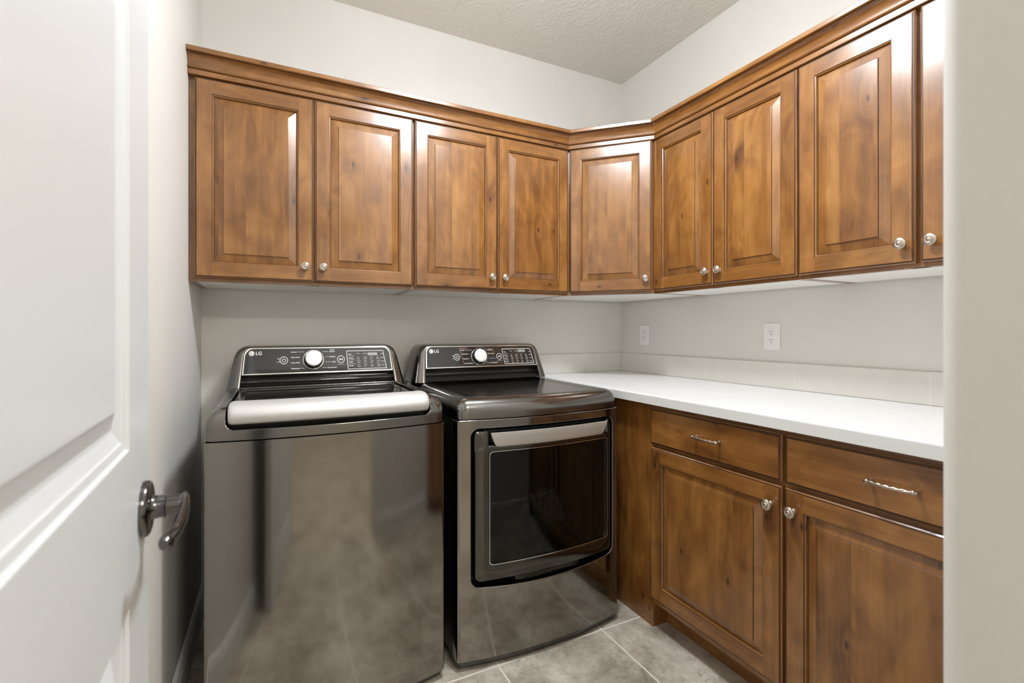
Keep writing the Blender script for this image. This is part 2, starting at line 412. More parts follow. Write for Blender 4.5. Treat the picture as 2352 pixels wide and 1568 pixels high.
def face_frame(mb, w, z0, z1, stiles, rails_z, M, depth=.019):
    """stiles: list of (x0,x1); rails: list of (z0,z1) across the width; front at y=T"""
    for a, b_ in stiles:
        mb.box(a, b_, T, T + depth, z0, z1, 0, (0, 0, 1), rnd())
    for a, b_ in rails_z:
        mb.box(stiles[0][1], stiles[-1][0], T + .0002, T + depth, a, b_, 0, (1, 0, 0), rnd())
UZ0, UZ1 = 1.335, 2.0580
DZ0, DZ1 = 1.3475, 2.0565
def upper(label, M, w, doors, depth, group='wall cabinets in a run around the corner', left_fill=0, carcass=None, bottom=None):
    loc = M @ Vector((w / 2, depth * .6, UZ0))
    t = thing('upper_cabinet', label, 'cabinet', loc, group)
    mb = MB(); st = [(-left_fill, .03), (w - .03, w)]
    for k in range(len(doors) - 1):
        xm = doors[k][0] + doors[k][1] + .002; st.insert(-1, (xm - .02, xm + .02))
    face_frame(mb, w, UZ0, UZ1, st, [(UZ0, UZ0 + .035), (UZ1 - .045, UZ1)], M)
    mb.build('face_frame', [ALDER], t, M)
    cb = MB()
    if carcass is None:
        y0, y1 = T + .019, depth
        o_ = rnd()
        cb.box(-left_fill, -left_fill + .016, y0, y1, UZ0, UZ1, 0, (0, 0, 1), o_); cb.box(w - .016, w, y0, y1, UZ0, UZ1, 0, (0, 0, 1), o_)
        cb.box(-left_fill + .016, w - .016, y1 - .008, y1, UZ0 + .02, UZ1, 0, (0, 0, 1), o_); cb.box(-left_fill + .016, w - .016, y0, y1 - .008, UZ1 - .016, UZ1, 0, (1, 0, 0), o_)
        bt = MB(); bt.box(-left_fill + .0165, w - .0165, y0 + .0005, y1 - .0085, UZ0 + .0012, UZ0 + .018)
    else: carcass(cb); bt = bottom
    cb.build('case', [ALDER], t, M); bt.build('bottom_panel', WHITE_UNDER, t, M)
    for x, dw, kx in doors: add_door(t, M, x, DZ0, dw, DZ1 - DZ0, (kx if kx >= 0 else dw + kx), 1.4045 - DZ0)
    return t
KX = .0310
BY, RX = -.3387, -.3305
# back wall row, left to right (door plane y = BY)
M1 = place(-2.2005, BY, 0)
upper('wide wood wall cabinet against the left wall above the washer', M1, .7925, [(.0035, .3925, -KX), (.3990, .3895, KX)], -BY - .002, left_fill=.013)
M2 = place(-1.4075, BY, 0)
upper('two-door wood wall cabinet above the dryer, next to the angled corner one', M2, .7875, [(.0045, .3885, -KX), (.3960, .3885, KX)], -BY - .002)
# corner
cx0, cy0, cx1, cy1 = -.6195, -.3425, -.3455, -.6165
wc = math.hypot(cx1 - cx0, cy1 - cy0); Mc = place(cx0, cy0, -PI / 4); Mci = Mc.inverted()
def corner_case(cb):
    P = [(-.615, -.315), (-.615, -.004), (-.004, -.004), (-.004, -.606), (-.318, -.606)]
    o_ = rnd(); W = [Mci @ Vector((x, y, 0)) for x, y in P]
    for k in range(4):
        a, b_ = W[k], W[k + 1]
        n = (b_ - a).cross(Vector((0, 0, 1))).normalized() * .012
        q = [a, b_, b_ + n, a + n]
        cb.loft([[Vector((p.x, p.y, UZ0 + .0015)) for p in q], [Vector((p.x, p.y, UZ1)) for p in q]], True, True, True, smooth=False)
_cc = corner_case
def corner_case(cb):
    _cc(cb)
    for P in ([(-.6198, -.3190), (-.6110, -.3262), (-.6000, -.3150), (-.6000, -.3000), (-.6198, -.3000)],
              [(-.3000, -.6072), (-.3105, -.6072), (-.3200, -.6072), (-.3310, -.6020), (-.3180, -.5880), (-.3000, -.5880)]):
        q = [Mci @ Vector((x, y, 0)) for x, y in P]
        cb.loft([[Vector((p.x, p.y, UZ0 + .0015)) for p in q], [Vector((p.x, p.y, UZ1)) for p in q]], True, True, True, smooth=False)
cbt = MB(); P = [(-.601, -.320), (-.601, -.018), (-.018, -.018), (-.018, -.592), (-.313, -.592)]
W = [Mci @ Vector((x, y, 0)) for x, y in P]
cbt.loft([[Vector((p.x, p.y, UZ0 + .0012)) for p in W], [Vector((p.x, p.y, UZ0 + .016)) for p in W]], True, True, True, smooth=False)
upper('angled single-door wood wall cabinet across the room corner', Mc, wc, [(.0004, wc - .0008, -.0285)], .3, carcass=corner_case, bottom=cbt)

# right wall row (facing -x)
M4 = place(RX, -.6075, -PI / 2)
upper('two-door wood wall cabinet above the outlets, right after the corner', M4, .6715, [(.001, .3290, -.0255), (.3330, .3370, .0320)], -RX - .002)
M5 = place(RX, -1.2795, -PI / 2)
upper('wood wall cabinet cut off by the near wall end', M5, .6790, [(.0025, .3230, -.0270), (.3365, .3230, .0290)], -RX - .002)

# crown molding swept along the cabinet fronts
prof = [(-.012, 2.0585), (.0220, 2.0585), (.0245, 2.0600), (.0250, 2.0755), (.0225, 2.0770), (.0225, 2.0785), (.0290, 2.0800), (.0318, 2.0830), (.0322, 2.0855), (.0300, 2.0880), (.0255, 2.0890), (.0245, 2.0900),
        (.0250, 2.0950), (.0268, 2.1020), (.0305, 2.1095), (.0365, 2.1160), (.0440, 2.1200), (.0500, 2.1215), (.0500, 2.1240), (.0575, 2.1245), (.0595, 2.1265), (.0600, 2.1385), (.0580, 2.1410), (-.012, 2.1410)]
GLAZE_SHADE = (4, 10, 17)  # dark glaze faces, also painting in the shadow lines at bead and lip
path = [(XL + .001, BY + T), (cx0 + .0057, BY + T), (RX + T, cy1 + .0057), (RX + T, YF + .002)]
def offset_path(path, d):
    res = []
    dirs = [(Vector(path[i + 1]) - Vector(path[i])).normalized() for i in range(len(path) - 1)]
    nor = [Vector((q.y, -q.x)) for q in dirs]      # right-hand side of travel = into the room
    for i, p in enumerate(path):
        if i == 0: o_ = nor[0] * d
        elif i == len(path) - 1: o_ = nor[-1] * d
        else:
            b_ = (nor[i - 1] + nor[i]).normalized(); o_ = b_ * (d / b_.dot(nor[i]))
        res.append(Vector(p) + o_)
    return res
mb = MB(); offp = {d: offset_path(path, d) for d, z in prof}
for s in range(len(path) - 1):
    dr = Vector(path[s + 1]) - Vector(path[s]); g = (dr.x, dr.y, 0); o_ = rnd()
    for k in range(len(prof) - 1):
        (d0, z0), (d1, z1) = prof[k], prof[k + 1]
        a, b_, c_, d_ = offp[d0][s], offp[d0][s + 1], offp[d1][s + 1], offp[d1][s]
        mb.face([(a.x, a.y, z0), (b_.x, b_.y, z0), (c_.x, c_.y, z1), (d_.x, d_.y, z1)], 1 if k in GLAZE_SHADE else 0, g, o_, True)
    a, b_, c_, d_ = offp[-.012][s], offp[-.012][s + 1], offp[-.012][s + 1], offp[-.012][s]
    mb.face([(a.x, a.y, prof[-1][1]), (b_.x, b_.y, prof[-1][1]), (b_.x, b_.y, prof[0][1]), (a.x, a.y, prof[0][1])], 0, g, o_)
for s in (0, -1): mb.face([(offp[d][s].x, offp[d][s].y, z) for d, z in prof], 0, (0, 0, 1))
o = mb.build('crown_molding', [ALDER, GLAZE]); sharp(o, 28)
tag(o, 'carved wood crown molding running along the tops of the wall cabinets', 'molding', kind='thing')

# ------------------------------------------------------------------ base cabinets, filler, counter
BX = -.6246
def base(label, y_start, w, door_w, door_x, kx, drawer_pull):
    M = place(BX, y_start, -PI / 2)
    t = thing('base_cabinet', label, 'cabinet', M @ Vector((w / 2, .3, 0)), 'wood base cabinets under the white counter')
    mb = MB(); face_frame(mb, w, .098, .8765, [(0, .03), (w - .03, w)], [(.098, .130), (.700, .728), (.846, .8765)], M)
    mb.build('face_frame', [ALDER], t, M)
    cb = MB(); o_ = rnd(); y0, y1 = T + .019, .618
    cb.box(0, .016, y0, y1, .098, .8765, 0, (0, 0, 1), o_); cb.box(w - .016, w, y0, y1, .098, .8765, 0, (0, 0, 1), o_)
    cb.box(.016, w - .016, y0, y1, .098, .114, 0, (1, 0, 0), o_); cb.box(.016, w - .016, y1 - .008, y1, .114, .8765, 0, (0, 0, 1), o_)
    cb.build('case', [ALDER], t, M)
    k = MB(); k.box(0, w, .0926, .108, 0, .0975, 0, (1, 0, 0), rnd()); k.build('toe_kick', [ALDER], t, M)
    d = add_door(t, M, door_x, .1228, door_w, .7085 - .1228, kx, .650 - .1228)
    f = drawer_front(door_w, .861 - .7202); D = M @ Matrix.Translation((door_x, 0, .7202))
    dr = f.build('drawer', [ALDER, GLAZE], t, D); pull(dr, D, drawer_pull - door_x, .7935 - .7202)
    return t
bc1 = base('wood base cabinet under the counter, nearer the dryer', -.8940, .5275, .5208, .0018, .5208 - .0330, .2710)
bc2 = base('wood base cabinet under the counter, cut off by the near wall end', -1.4220, .5560, .5240, .0030, .0260, .2650)
mb = MB(); mb.box(-.6045, -.586, -.8935, -.012, 0, .8768, 0, (0, 0, 1), rnd()); mb.box(-.586, -.500, -.8935, -.876, 0, .0975, 0, (0, 0, 1), rnd())
mb.build('filler_panel', [PANEL], bc1)
mb = MB(); mb.box(-.6047, -.586, YF + .002, -1.9785, 0, .8768, 0, (0, 0, 1), rnd())
mb.build('filler_strip', [ALDER], bc2)
ct = thing('countertop', 'long white tiled countertop along the right wall', 'countertop', (-.32, -1., .8777))
mb = MB(); mb.box(-.638, -.0012, YF + .002, -.0012, .8778, .914); mb.build('tile_top', COUNTER, ct, bevel=(.001, 1))
mb = MB(); prof2 = [(-.6375, .8775), (-.6467, .8775), (-.6467, .9085), (-.6455, .9118), (-.6428, .9137), (-.6400, .9141), (-.6375, .9141)]
mb.loft([[(x, YF + .002, z) for x, z in prof2], [(x, -.0012, z) for x, z in prof2]], True, True, True, smooth=False)
mb.build('edge_tiles', COUNTER, ct)
def splash(name, x0, x1, y0, y1, label):
    mb = MB(); mb.box(x0, x1, y0, y1, .9145, 1.0242)
    tag(mb.build(name, SPLASH, bevel=(.0025, 2)), label, 'backsplash', 'tile backsplash strips', kind='thing')
splash('backsplash', -.011, -.001, YF + .002, -.0115, 'low beige tile backsplash on the right wall above the counter')
splash('backsplash', -.642, -.001, -.011, -.001, 'short beige tile backsplash on the back wall beside the dryer')

# outlets
def outlet(y, label):
    w, h = .073, .116; z = 1.1335
    t = thing('wall_outlet', label, 'outlet', (-.001, y, z), 'white outlets above the counter')
    mb = MB(); mb.box(-.0062, -.0004, y - w / 2, y + w / 2, z - h / 2, z + h / 2); mb.build('cover_plate', PLATE, t, bevel=(.0025, 3))
    mb = MB(); mb.box(-.0078, -.006, y - .0165, y + .0165, z - .0335, z + .0335); r = mb.build('receptacle', PLATE, t, bevel=(.001, 2))
    mb = MB()
    for dz in (.016, -.019):
        mb.box(-.0083, -.0077, y + .0048, y + .0066, z + dz + .001, z + dz + .009); mb.box(-.0083, -.0077, y - .0066, y - .0048, z + dz + .002, z + dz + .008)
        mb.lathe([(.0022, 0), (.0022, .0006)], Matrix.Translation((-.0077, y, z + dz - .006)) @ Matrix.Rotation(-PI / 2, 4, 'Y'), 10)
    mb.build('slots', SLOT, r)
outlet(-.2040, 'white wall outlet nearest the corner, above the counter')
outlet(-.9715, 'white wall outlet in the middle of the right wall, farther from the corner')

# ------------------------------------------------------------------ appliances
def bow(x, x0, x1, yc, amt): 
    t = (x - (x0 + x1) / 2) / ((x1 - x0) / 2); return yc - amt * (1 - t * t)
def plan_ring(x0, x1, yb, yf, amt, rad, inset, nf=24, rb=.006):
    """rounded plan outline with a bowed front; counter-clockwise from the front left"""
    X0, X1 = x0 + inset, x1 - inset; pts = []
    r = max(rad - inset * .5, .002)
    fy = lambda x: bow(x, x0, x1, yf, amt) + inset
    # front left corner
    for k in range(7):
        a = math.radians(180 + 90 * k / 6); cx, cy = X0 + r, fy(X0 + r) + r
        pts.append((cx + r * math.cos(a), cy + r * math.sin(a)))
    for k in range(1, nf): 
        x = X0 + r + (X1 - X0 - 2 * r) * k / nf; pts.append((x, fy(x)))
    for k in range(7):
        a = math.radians(270 + 90 * k / 6); cx, cy = X1 - r, fy(X1 - r) + r
        pts.append((cx + r * math.cos(a), cy + r * math.sin(a)))
    pts += [(X1, yb - inset), (X0, yb - inset)]
    return pts
def ring_z(pts, z): return [(x, y, z) for x, y in pts]
def lerp(a, b_, t): return a + (b_ - a) * t

def console_outline(half_b, xs, zs, half_t, zb, zt, n=10):
    """open outline (x,z) from the left foot over the top to the right foot"""
    pts = [(-lerp(half_b, xs, k / 6), lerp(zb, zs, k / 6)) for k in range(6)]
    P0, P3 = Vector((-xs, zs)), Vector((-half_t, zt))
    P1 = P0 + Vector((half_b - xs, zs - zb)).normalized() * (zt - zs) * .62
    P2 = P3 + Vector((-(xs - half_t) * .62, 0))
    for k in range(n + 1):
        t = k / n; p = P0 * (1 - t) ** 3 + P1 * 3 * t * (1 - t) ** 2 + P2 * 3 * t * t * (1 - t) + P3 * t ** 3
        pts.append((p.x, p.y))
    for k in range(1, 12): pts.append((-half_t + 2 * half_t * k / 12, zt))
    return pts + [(-x, z) for x, z in pts[6 + n::-1]]
def console(t, xc, yb, yf, dryer):
    zt = 1.0968 if dryer else 1.0998; zb = .928
    fy = lambda z: yf + (z - zb) / (zt - zb) * .055
    OUT = console_outline(.345, .319, 1.052, .262, zb, zt)
    INN = console_outline(.293, .282, 1.058, .252, zb, zt - .0085)
    def mk(ol, dy=0, yfix=None, sc=0): return [(xc + x * (1 - sc), (yfix if yfix is not None else fy(z) + dy), z - (sc * .17 if z > zb + .1 else 0)) for x, z in ol]
    blend = lambda a, b_, f: [(lerp(p[0], q[0], f), lerp(p[1], q[1], f)) for p, q in zip(a, b_)]
    mb = MB()
    rings = [mk(OUT, yfix=yb), mk(OUT, .085), mk(OUT, .050)]
    for k in range(1, 7):
        a = PI / 2 * k / 6
        rings.append(mk(blend(OUT, INN, (1 - math.cos(a)) * .82), .050 * (1 - math.sin(a)) - .002 * math.sin(a)))
    rings += [mk(blend(OUT, INN, .93), -.002), mk(blend(OUT, INN, .985), 0.0), mk(INN, .004), mk(INN, .06)]
    mb.loft(rings, False)
    back = mk(OUT, yfix=yb); mb.face(back)
    h = mb.build('console_housing', STEELG, t); sharp(h, 50)
    # black glass plate with a bright outline
    zg = .9885
    G = [(x, z) for x, z in INN]
    # clip the outline at zg
    def clip(ol, zc):
        up = [p for p in ol if p[1] > zc]
        i = ol.index(up[0]); a, b_ = ol[i - 1], ol[i]; f_ = (zc - a[1]) / (b_[1] - a[1]); xl = lerp(a[0], b_[0], f_)
        return [(xl, zc)] + up + [(-xl, zc)]
    g = clip(G, zg)
    sc = lambda ol, d: [(x * (1 - d / .29), (zg + d if z <= zg + 1e-6 else z - d * (1 if z > 1.07 else .3))) for x, z in ol]
    tr = MB(); A, B = g, sc(g, .0042); n = len(A)
    fa = lambda ol, e: [(xc + x, fy(z) + e, z) for x, z in ol]
    tr.loft([fa(A, .004), fa(A, -.0008), fa(B, -.0012), fa(B, .002)], True, smooth=False)
    tr.build('chrome_trim', CHROME, t)
    gp = MB(); gp.loft([fa(B, .003), fa(B, .0002)], True, False, True, smooth=False)
    panel = gp.build('control_panel', GLOSSBLACK, t)
    # recessed strip under the glass
    rc = MB()
    w = .292
    seq = [(zg + .002, .003), (zg - .004, .022), (zg - .018, .045), (.952, .050), (.944, .038), (.9405, .016), (.931, .004)]
    for k in range(len(seq) - 1):
        (z0, e0), (z1, e1) = seq[k], seq[k + 1]
        rc.face([(xc - w, fy(z0) + e0, z0), (xc + w, fy(z0) + e0, z0), (xc + w, fy(z1) + e1, z1), (xc - w, fy(z1) + e1, z1)], 0, smooth=True)
    rc.build('recess_strip', GLOSSBLACK, t)
    # printing
    pm = MB()
    P3 = lambda a, z, e=-.0004: (xc + a, fy(z) + e, z)
    def put(txt, a, z, size, m=0, right=False, bold=False):
        pol = text_polys(txt, size, bold)
        xs = [x for q in pol for x, y in q]; wd = max(xs) if xs else 0
        for q in pol: pm.face([P3(a + x - (wd if right else 0), z + y - size * .35) for x, y in q], m)
        return wd
    def line(a0, z0, a1, z1, th=.0006, m=0):
        d = Vector((a1 - a0, z1 - z0)); nn = Vector((-d.y, d.x)).normalized() * th
        pm.face([P3(a0 + nn.x, z0 + nn.y), P3(a0 - nn.x, z0 - nn.y), P3(a1 - nn.x, z1 - nn.y), P3(a1 + nn.x, z1 + nn.y)], m)
    def circ(a, z, r, th, m=0, a0=0, a1=360, n=36):
        for k in range(n):
            t0, t1 = math.radians(lerp(a0, a1, k / n)), math.radians(lerp(a0, a1, (k + 1) / n))
            pm.face([P3(a + (r - th) * math.cos(t0), z + (r - th) * math.sin(t0)), P3(a + r * math.cos(t0), z + r * math.sin(t0)),
                     P3(a + r * math.cos(t1), z + r * math.sin(t1)), P3(a + (r - th) * math.cos(t1), z + (r - th) * math.sin(t1))], m)
    dz = -.005 if dryer else 0
    # round emblem and two letters at the upper left
    la, lz = (-.2555, 1.070 + dz)
    circ(la, lz, .0098, .0098)
    for q in text_polys('L', .0085, True): pm.face([P3(la - .0030 + x * .8, lz - .0040 + y, -.0008) for x, y in q], 3)
    for k in range(20):
        t0, t1 = math.radians(20 + 300 * k / 20 + 70), math.radians(20 + 300 * (k + 1) / 20 + 70)
        pm.face([P3(la + r_ * math.cos(t_), lz + r_ * math.sin(t_), -.0008) for r_, t_ in ((.0062, t0), (.0075, t0), (.0075, t1), (.0062, t1))], 3)
    put('LG', la + .0135, lz + .0005, .0185, bold=True)
    ka, kz = (-.022, 1.036) if dryer else (-.032, 1.041)
    # power button
    pa, pz = (-.134, 1.036) if dryer else (-.142, 1.041)
    circ(pa, pz, .0150, .0020); circ(pa, pz, .0072, .0018, a0=120, a1=420); line(pa, pz + .002, pa, pz + .008, .0009)
    put('Wi-Fi', pa - .0255, pz - .006, .0050, right=False); circ(pa - .0195, pz + .004, .0045, .0012, a0=30, a1=150); circ(pa - .0195, pz + .004, .0022, .0012, a0=20, a1=160)
    # start button
    sa, sz = (.084, 1.035) if dryer else (.075, 1.040)
    circ(sa, sz, .0150, .0020)
    pm.face([P3(sa - .006, sz + .005), P3(sa - .006, sz - .005), P3(sa + .001, sz)]); line(sa + .003, sz - .004, sa + .003, sz + .004, .0009); line(sa + .0062, sz - .004, sa + .0062, sz + .004, .0009)
    put('Hold to Start', sa - .013, sz - .020, .0045)
    s = .0068
    rows = (1.068, 1.050, 1.028, 1.007) if dryer else (1.073, 1.052, 1.031, 1.008)
    left = ('Normal', 'Heavy Duty', 'Rapid Dry', 'Steam Sanitary') if dryer else ('Normal', 'Heavy Duty', 'Deep Wash', 'Waterproof')
    right = ('Delicates', 'Perm Press', 'Speed Dry', 'Downloaded') if dryer else ('Bedding', 'Delicates', 'Bulky', 'Downloaded')
    for k in range(4):
        z = rows[k]; rad = math.sqrt(max(0, .044 ** 2 - (z - kz) ** 2))
        l0 = (-.115 + .005 * k) if dryer else -.116
        wd = put(left[k], l0, z, s, bold=True); line(l0 + wd + .004, z, ka - rad - .004, z, .0005)
        r1 = (.0590 + .0062 * k) if dryer else (.0600 + .0015 * k)
        wd = put(right[k], r1 - .008, z, s, 2 if (dryer and k == 2) else 0, right=True, bold=True); line(r1 - .008 - wd - .004, z, ka + rad + .004, z, .0005)
    if dryer:
        put('SENSOR DRY', -.117, 1.0765, .0066, 1, bold=True)
        line(-.118, 1.072, -.102, .999, .0007, 1); line(.055, 1.071, .062, 1.046, .0007, 1); line(.03, 1.0725, .055, 1.0725, .0005, 1)
    else: put('Jumbo', .034, 1.0805, .0066, bold=True)
    # option box
    bx0, bx1, bz0, bz1 = (.103, .272, .999, 1.070) if dryer else (.099, .262, .999, 1.0735)
    sk = lambda a, z: a + (bz1 - z) * (.10 if dryer else .05)
    for a0, z0, a1, z1 in ((bx0, bz1, bx1 - .012, bz1), (bx0, bz1, sk(bx0, bz0), bz0), (sk(bx0, bz0), bz0, bx1, bz0), (bx1 - .012, bz1, bx1, bz0)): line(a0, z0, a1, z1, .0011)
    words = ['Soil', 'Temp', 'Spin', 'Rinse', 'Heavy', 'High', 'Low', 'Extra', 'Cold', 'Warm', 'Delay', 'Steam', 'Fresh', 'Lock', 'More', 'Less']
    for i in range(4):
        z = bz1 - .014 - i * .0155
        put(words[i * 4 % 16], sk(bx0, z) + .006, z, .0075, bold=True)
        for j in range(4):
            if i == 0 and j > 1: continue
            put(words[(i * 5 + j * 3 + 1) % 16], sk(bx0, z) + .040 + j * .027, z + .003, .0056); 
            if i: put(words[(i * 3 + j * 5 + 2) % 16], sk(bx0, z) + .040 + j * .027, z - .004, .0056)
        put(words[(i * 7 + 3) % 16], bx1 - .008, z, .0065, right=True)
        if i < 3: line(sk(bx0, z) + .006, z - .0075, sk(bx0, z) + .030, z - .0075, .0004)
    pm.build('printed_markings', [PRINT, PRINTRED, PRINTBLUE, GLOSSBLACK], panel, fix=False)
    dp = MB(); da = .186 if not dryer else .190
    dp.face([P3(da, 1.0535, -.0003), P3(da + .041, 1.0535, -.0003), P3(da + .039, 1.0655, -.0003), P3(da - .001, 1.0655, -.0003)]); dp.build('display', DISPLAY, panel)
    # dial
    ang = math.atan2(.055, zt - zb)
    A = Matrix.Translation((xc + ka, fy(kz), kz)) @ Matrix.Rotation(PI / 2 - ang, 4, 'X')
    kb = MB(); kb.lathe([(.0405, -.001), (.0405, .0012), (.0375, .0016), (.0375, -.0005)], A, 40, cap=False); kb.build('dial_ring', CHROME, t)
    kb = MB(); kb.lathe([(.0372, .0002), (.0365, .004), (.0335, .012), (.0315, .020), (.0312, .0205)], A, 40); d = kb.build('dial', GLOSSBLACK, t); sharp(d, 50)
    kb = MB(); kb.lathe([(.0312, .0195), (.0316, .0225), (.0300, .0245), (.020, .0252), (.0005, .0255)], A, 40); kb.build('dial_cap', KNOBW, d)

def feet(t, x0, x1, yf, yb):
    for x in (x0 + .035, x1 - .035):
        for y in (yf + .035, yb - .05):
            mb = MB(); mb.lathe([(.018, 0), (.018, .006), (.010, .008), (.008, .030)], Matrix.Translation((x, y, 0)), 16); mb.build('foot', GREY_FOOT, t)
def cabinet_body(t, x0, x1, yf, yb, open_front=False):
    mb = MB()
    mb.box(x0 + .003, x0 + .006, yf, yb, .03, .853); mb.box(x1 - .006, x1 - .003, yf, yb, .03, .853); mb.box(x0 + .006, x1 - .006, yb - .003, yb, .03, .853)
    mb.box(x0 + .006, x1 - .006, yf + .02, yb - .003, .028, .032)
    # pressed rib on the sides
    mb.box(x0 + .0005, x0 + .003, yf + .10, yf + .112, .10, .78); mb.box(x1 - .003, x1 - .0005, yf + .10, yf + .112, .10, .78)
    mb.build('side_casing', SIDE, t)

# ---- washer
WX0, WX1, WYF, WYB, WB = -2.1145, -1.4285, -.797, -.10, .036
ws = thing('washing_machine', 'dark steel top-loading washing machine with silver lid handle beside the left wall', 'washing machine', ((WX0 + WX1) / 2, -.46, 0))
mb = MB(); pr = plan_ring(WX0, WX1, WYF + .028, WYF, WB, .012, 0)
mb.loft([ring_z(pr, .032), ring_z(pr, .8535)], True, True, True); o = mb.build('front_panel', STEEL, ws); sharp(o, 50)
cabinet_body(ws, WX0, WX1, WYF + .029, WYB)
mb = MB(); mb.loft([ring_z(plan_ring(WX0, WX1, WYF + .05, WYF, WB, .012, .012), .012), ring_z(plan_ring(WX0, WX1, WYF + .05, WYF, WB, .012, .002), .0315)], True, True, True); o = mb.build('kick_trim', SMOKE, ws); sharp(o, 50)
feet(ws, WX0, WX1, WYF, WYB)
mb = MB(); seqz = [(0, .8565), (0, .893), (.003, .908), (.009, .921), (.018, .932), (.029, .939), (.042, .943), (.056, .944)]
mb.loft([ring_z(plan_ring(WX0, WX1, WYB, WYF, WB, .03, i_), z) for i_, z in seqz], True, True, True)
cov = mb.build('top_cover', STEELG, ws)
SX0, SX1, SZ = -2.062, -1.481, .8855
cut = MB(); rr = .022; outl = []
for cx, a0 in ((SX0 + rr, 180), (SX1 - rr, 270)):
    for k in range(7):
        a = math.radians(a0 + 90 * k / 6); outl.append((cx + rr * math.cos(a), SZ + rr + rr * math.sin(a)))
outl += [(SX1, 1.02), (SX0, 1.02)]
cut.loft([[(x, -1.0, z) for x, z in outl], [(x, -.285, z) for x, z in outl]], True, True, True, smooth=False)
cut.v = [p - ROOT[ws.name] for p in cut.v]
cutter = cut.build('cutter', BLACK); cutter.location = ROOT[ws.name]
apply_bool(cov, cutter); sharp(cov, 40)
md = cov.modifiers.new('b', 'BEVEL'); md.width = .0045; md.segments = 3; md.limit_method = 'ANGLE'; md.angle_limit = math.radians(55)
mb = MB(); mb.box(SX0 + .004, SX1 - .004, -.765, -.29, SZ - .0005, .9275); mb.build('slot_shade', BLACK, ws)  # black slab stands in for the deep shade below the lid handle
# lid: frame, glass, handle
lid = MB(); LX0, LX1 = SX0 + .006, SX1 - .006
lid.loft([[(LX0, -.735, .928), (LX1, -.735, .928), (LX1, -.292, .928), (LX0, -.292, .928)], [(LX0, -.735, .9395), (LX1, -.735, .9395), (LX1, -.292, .9365), (LX0, -.292, .9365)]], True, True, True, smooth=False)
lid_o = lid.build('lid', STEELG, ws, bevel=(.002, 2))
gp = MB(); GX0, GX1, GY0, GY1 = LX0 + .028, LX1 - .028, -.685, -.305
gp.loft([[(GX0, GY0, .9385), (GX1, GY0, .9385), (GX1, GY1, .9364), (GX0, GY1, .9364)], [(GX0, GY0, .9412), (GX1, GY0, .9412), (GX1, GY1, .9384), (GX0, GY1, .9384)]], True, False, True, smooth=False)
gp.build('lid_glass', GLOSSBLACK, lid_o)
tr_ = MB(); tr_.box(GX0 - .002, GX1 + .002, GY0 - .0035, GY0, .9392, .9424); tr_.box(GX0 - .003, GX0, GY0, GY1, .9388, .9416); tr_.box(GX1, GX1 + .003, GY0, GY1, .9388, .9416); tr_.build('glass_trim', CHROME, lid_o)
hb = MB(); rings = []
hp = [(.060, .900), (.024, .8985), (.006, .9005), (-.002, .906), (-.007, .916), (-.008, .926), (-.004, .936), (.005, .9470), (.020, .9545), (.043, .9580), (.068, .9575), (.084, .9530), (.088, .943), (.080, .930)]
nst = 40
HX_0, HX_1 = SX0 + .0055, SX1 - .0055
cyp, czp = .035, .925
for k in range(nst + 1):
    x = lerp(HX_0, HX_1, k / nst); e = min(x - HX_0, HX_1 - x)
    if k in (0, nst): s_ = .80
    else: s_ = 1.
    rings.append([(x, bow(x, WX0, WX1, WYF, WB) * .55 + (WYF - WB * .72) * .45 + cyp + (a - cyp) * s_, czp + (z - czp) * s_) for a, z in hp])
# rounded ends: insert two extra rings near each end
def ring_at(x, s_): return [(x, bow(x, WX0, WX1, WYF, WB) * .55 + (WYF - WB * .72) * .45 + cyp + (a - cyp) * s_, czp + (z - czp) * s_) for a, z in hp]
rings = [ring_at(HX_0, .74), ring_at(HX_0 + .0015, .84), ring_at(HX_0 + .004, .92), ring_at(HX_0 + .009, .98)] + [ring_at(lerp(HX_0 + .016, HX_1 - .016, k / 40), 1.) for k in range(41)] + [ring_at(HX_1 - .009, .98), ring_at(HX_1 - .004, .92), ring_at(HX_1 - .0015, .84), ring_at(HX_1, .74)]
hb.loft(rings, True, True, True); o = hb.build('lid_handle', SILVER, lid_o); o['label'] = 'silver lid handle'; sharp(o, 50)
console(ws, -1.7665, WYB, -.272, False)

# ---- dryer
DX0, DX1, DYF, DYB, DB = -1.3855, -.6995, -.797, -.10, .036
dr = thing('dryer', 'dark steel front-loading dryer with black glass door, beside the washing machine', 'dryer', ((DX0 + DX1) / 2, -.46, 0))
pr = plan_ring(DX0, DX1, DYF + .045, DYF, DB, .012, 0)
mb = MB(); mb.loft([ring_z(pr, .032), ring_z(pr, .8535)], True, True, True); fp = mb.build('front_panel', STEEL, dr)
OX0, OX1, OZ0, OZ1 = -1.3375, -.7325, .283, .8225
dby = lambda x: bow(x, DX0, DX1, DYF, DB)
def rrect(x0, x1, z0, z1, r, n=6, nx=14, sag=0.):
    pts = []
    for cx, cz, a0 in ((x0 + r, z0 + r, 180), (x1 - r, z0 + r, 270), (x1 - r, z1 - r, 0), (x0 + r, z1 - r, 90)):
        for k in range(n + 1):
            a = math.radians(a0 + 90 * k / n); pts.append((cx + r * math.cos(a), cz + r * math.sin(a)))
        if a0 == 180: pts += [(lerp(x0 + r, x1 - r, k / nx), z0) for k in range(1, nx)]
        if a0 == 0: pts += [(lerp(x1 - r, x0 + r, k / nx), z1) for k in range(1, nx)]
    xm, hw = (x0 + x1) / 2, (x1 - x0) / 2
    return [(x, z - (sag * (1 - ((x - xm) / hw) ** 2) if z < (z0 + z1) / 2 else 0)) for x, z in pts]
OR = rrect(OX0, OX1, OZ0, OZ1, .030, sag=.016)
cut = MB(); cut.loft([[(x, -1.0, z) for x, z in OR], [(x, -.60, z) for x, z in OR]], True, True, True, smooth=False)
cut.v = [p - ROOT[dr.name] for p in cut.v]
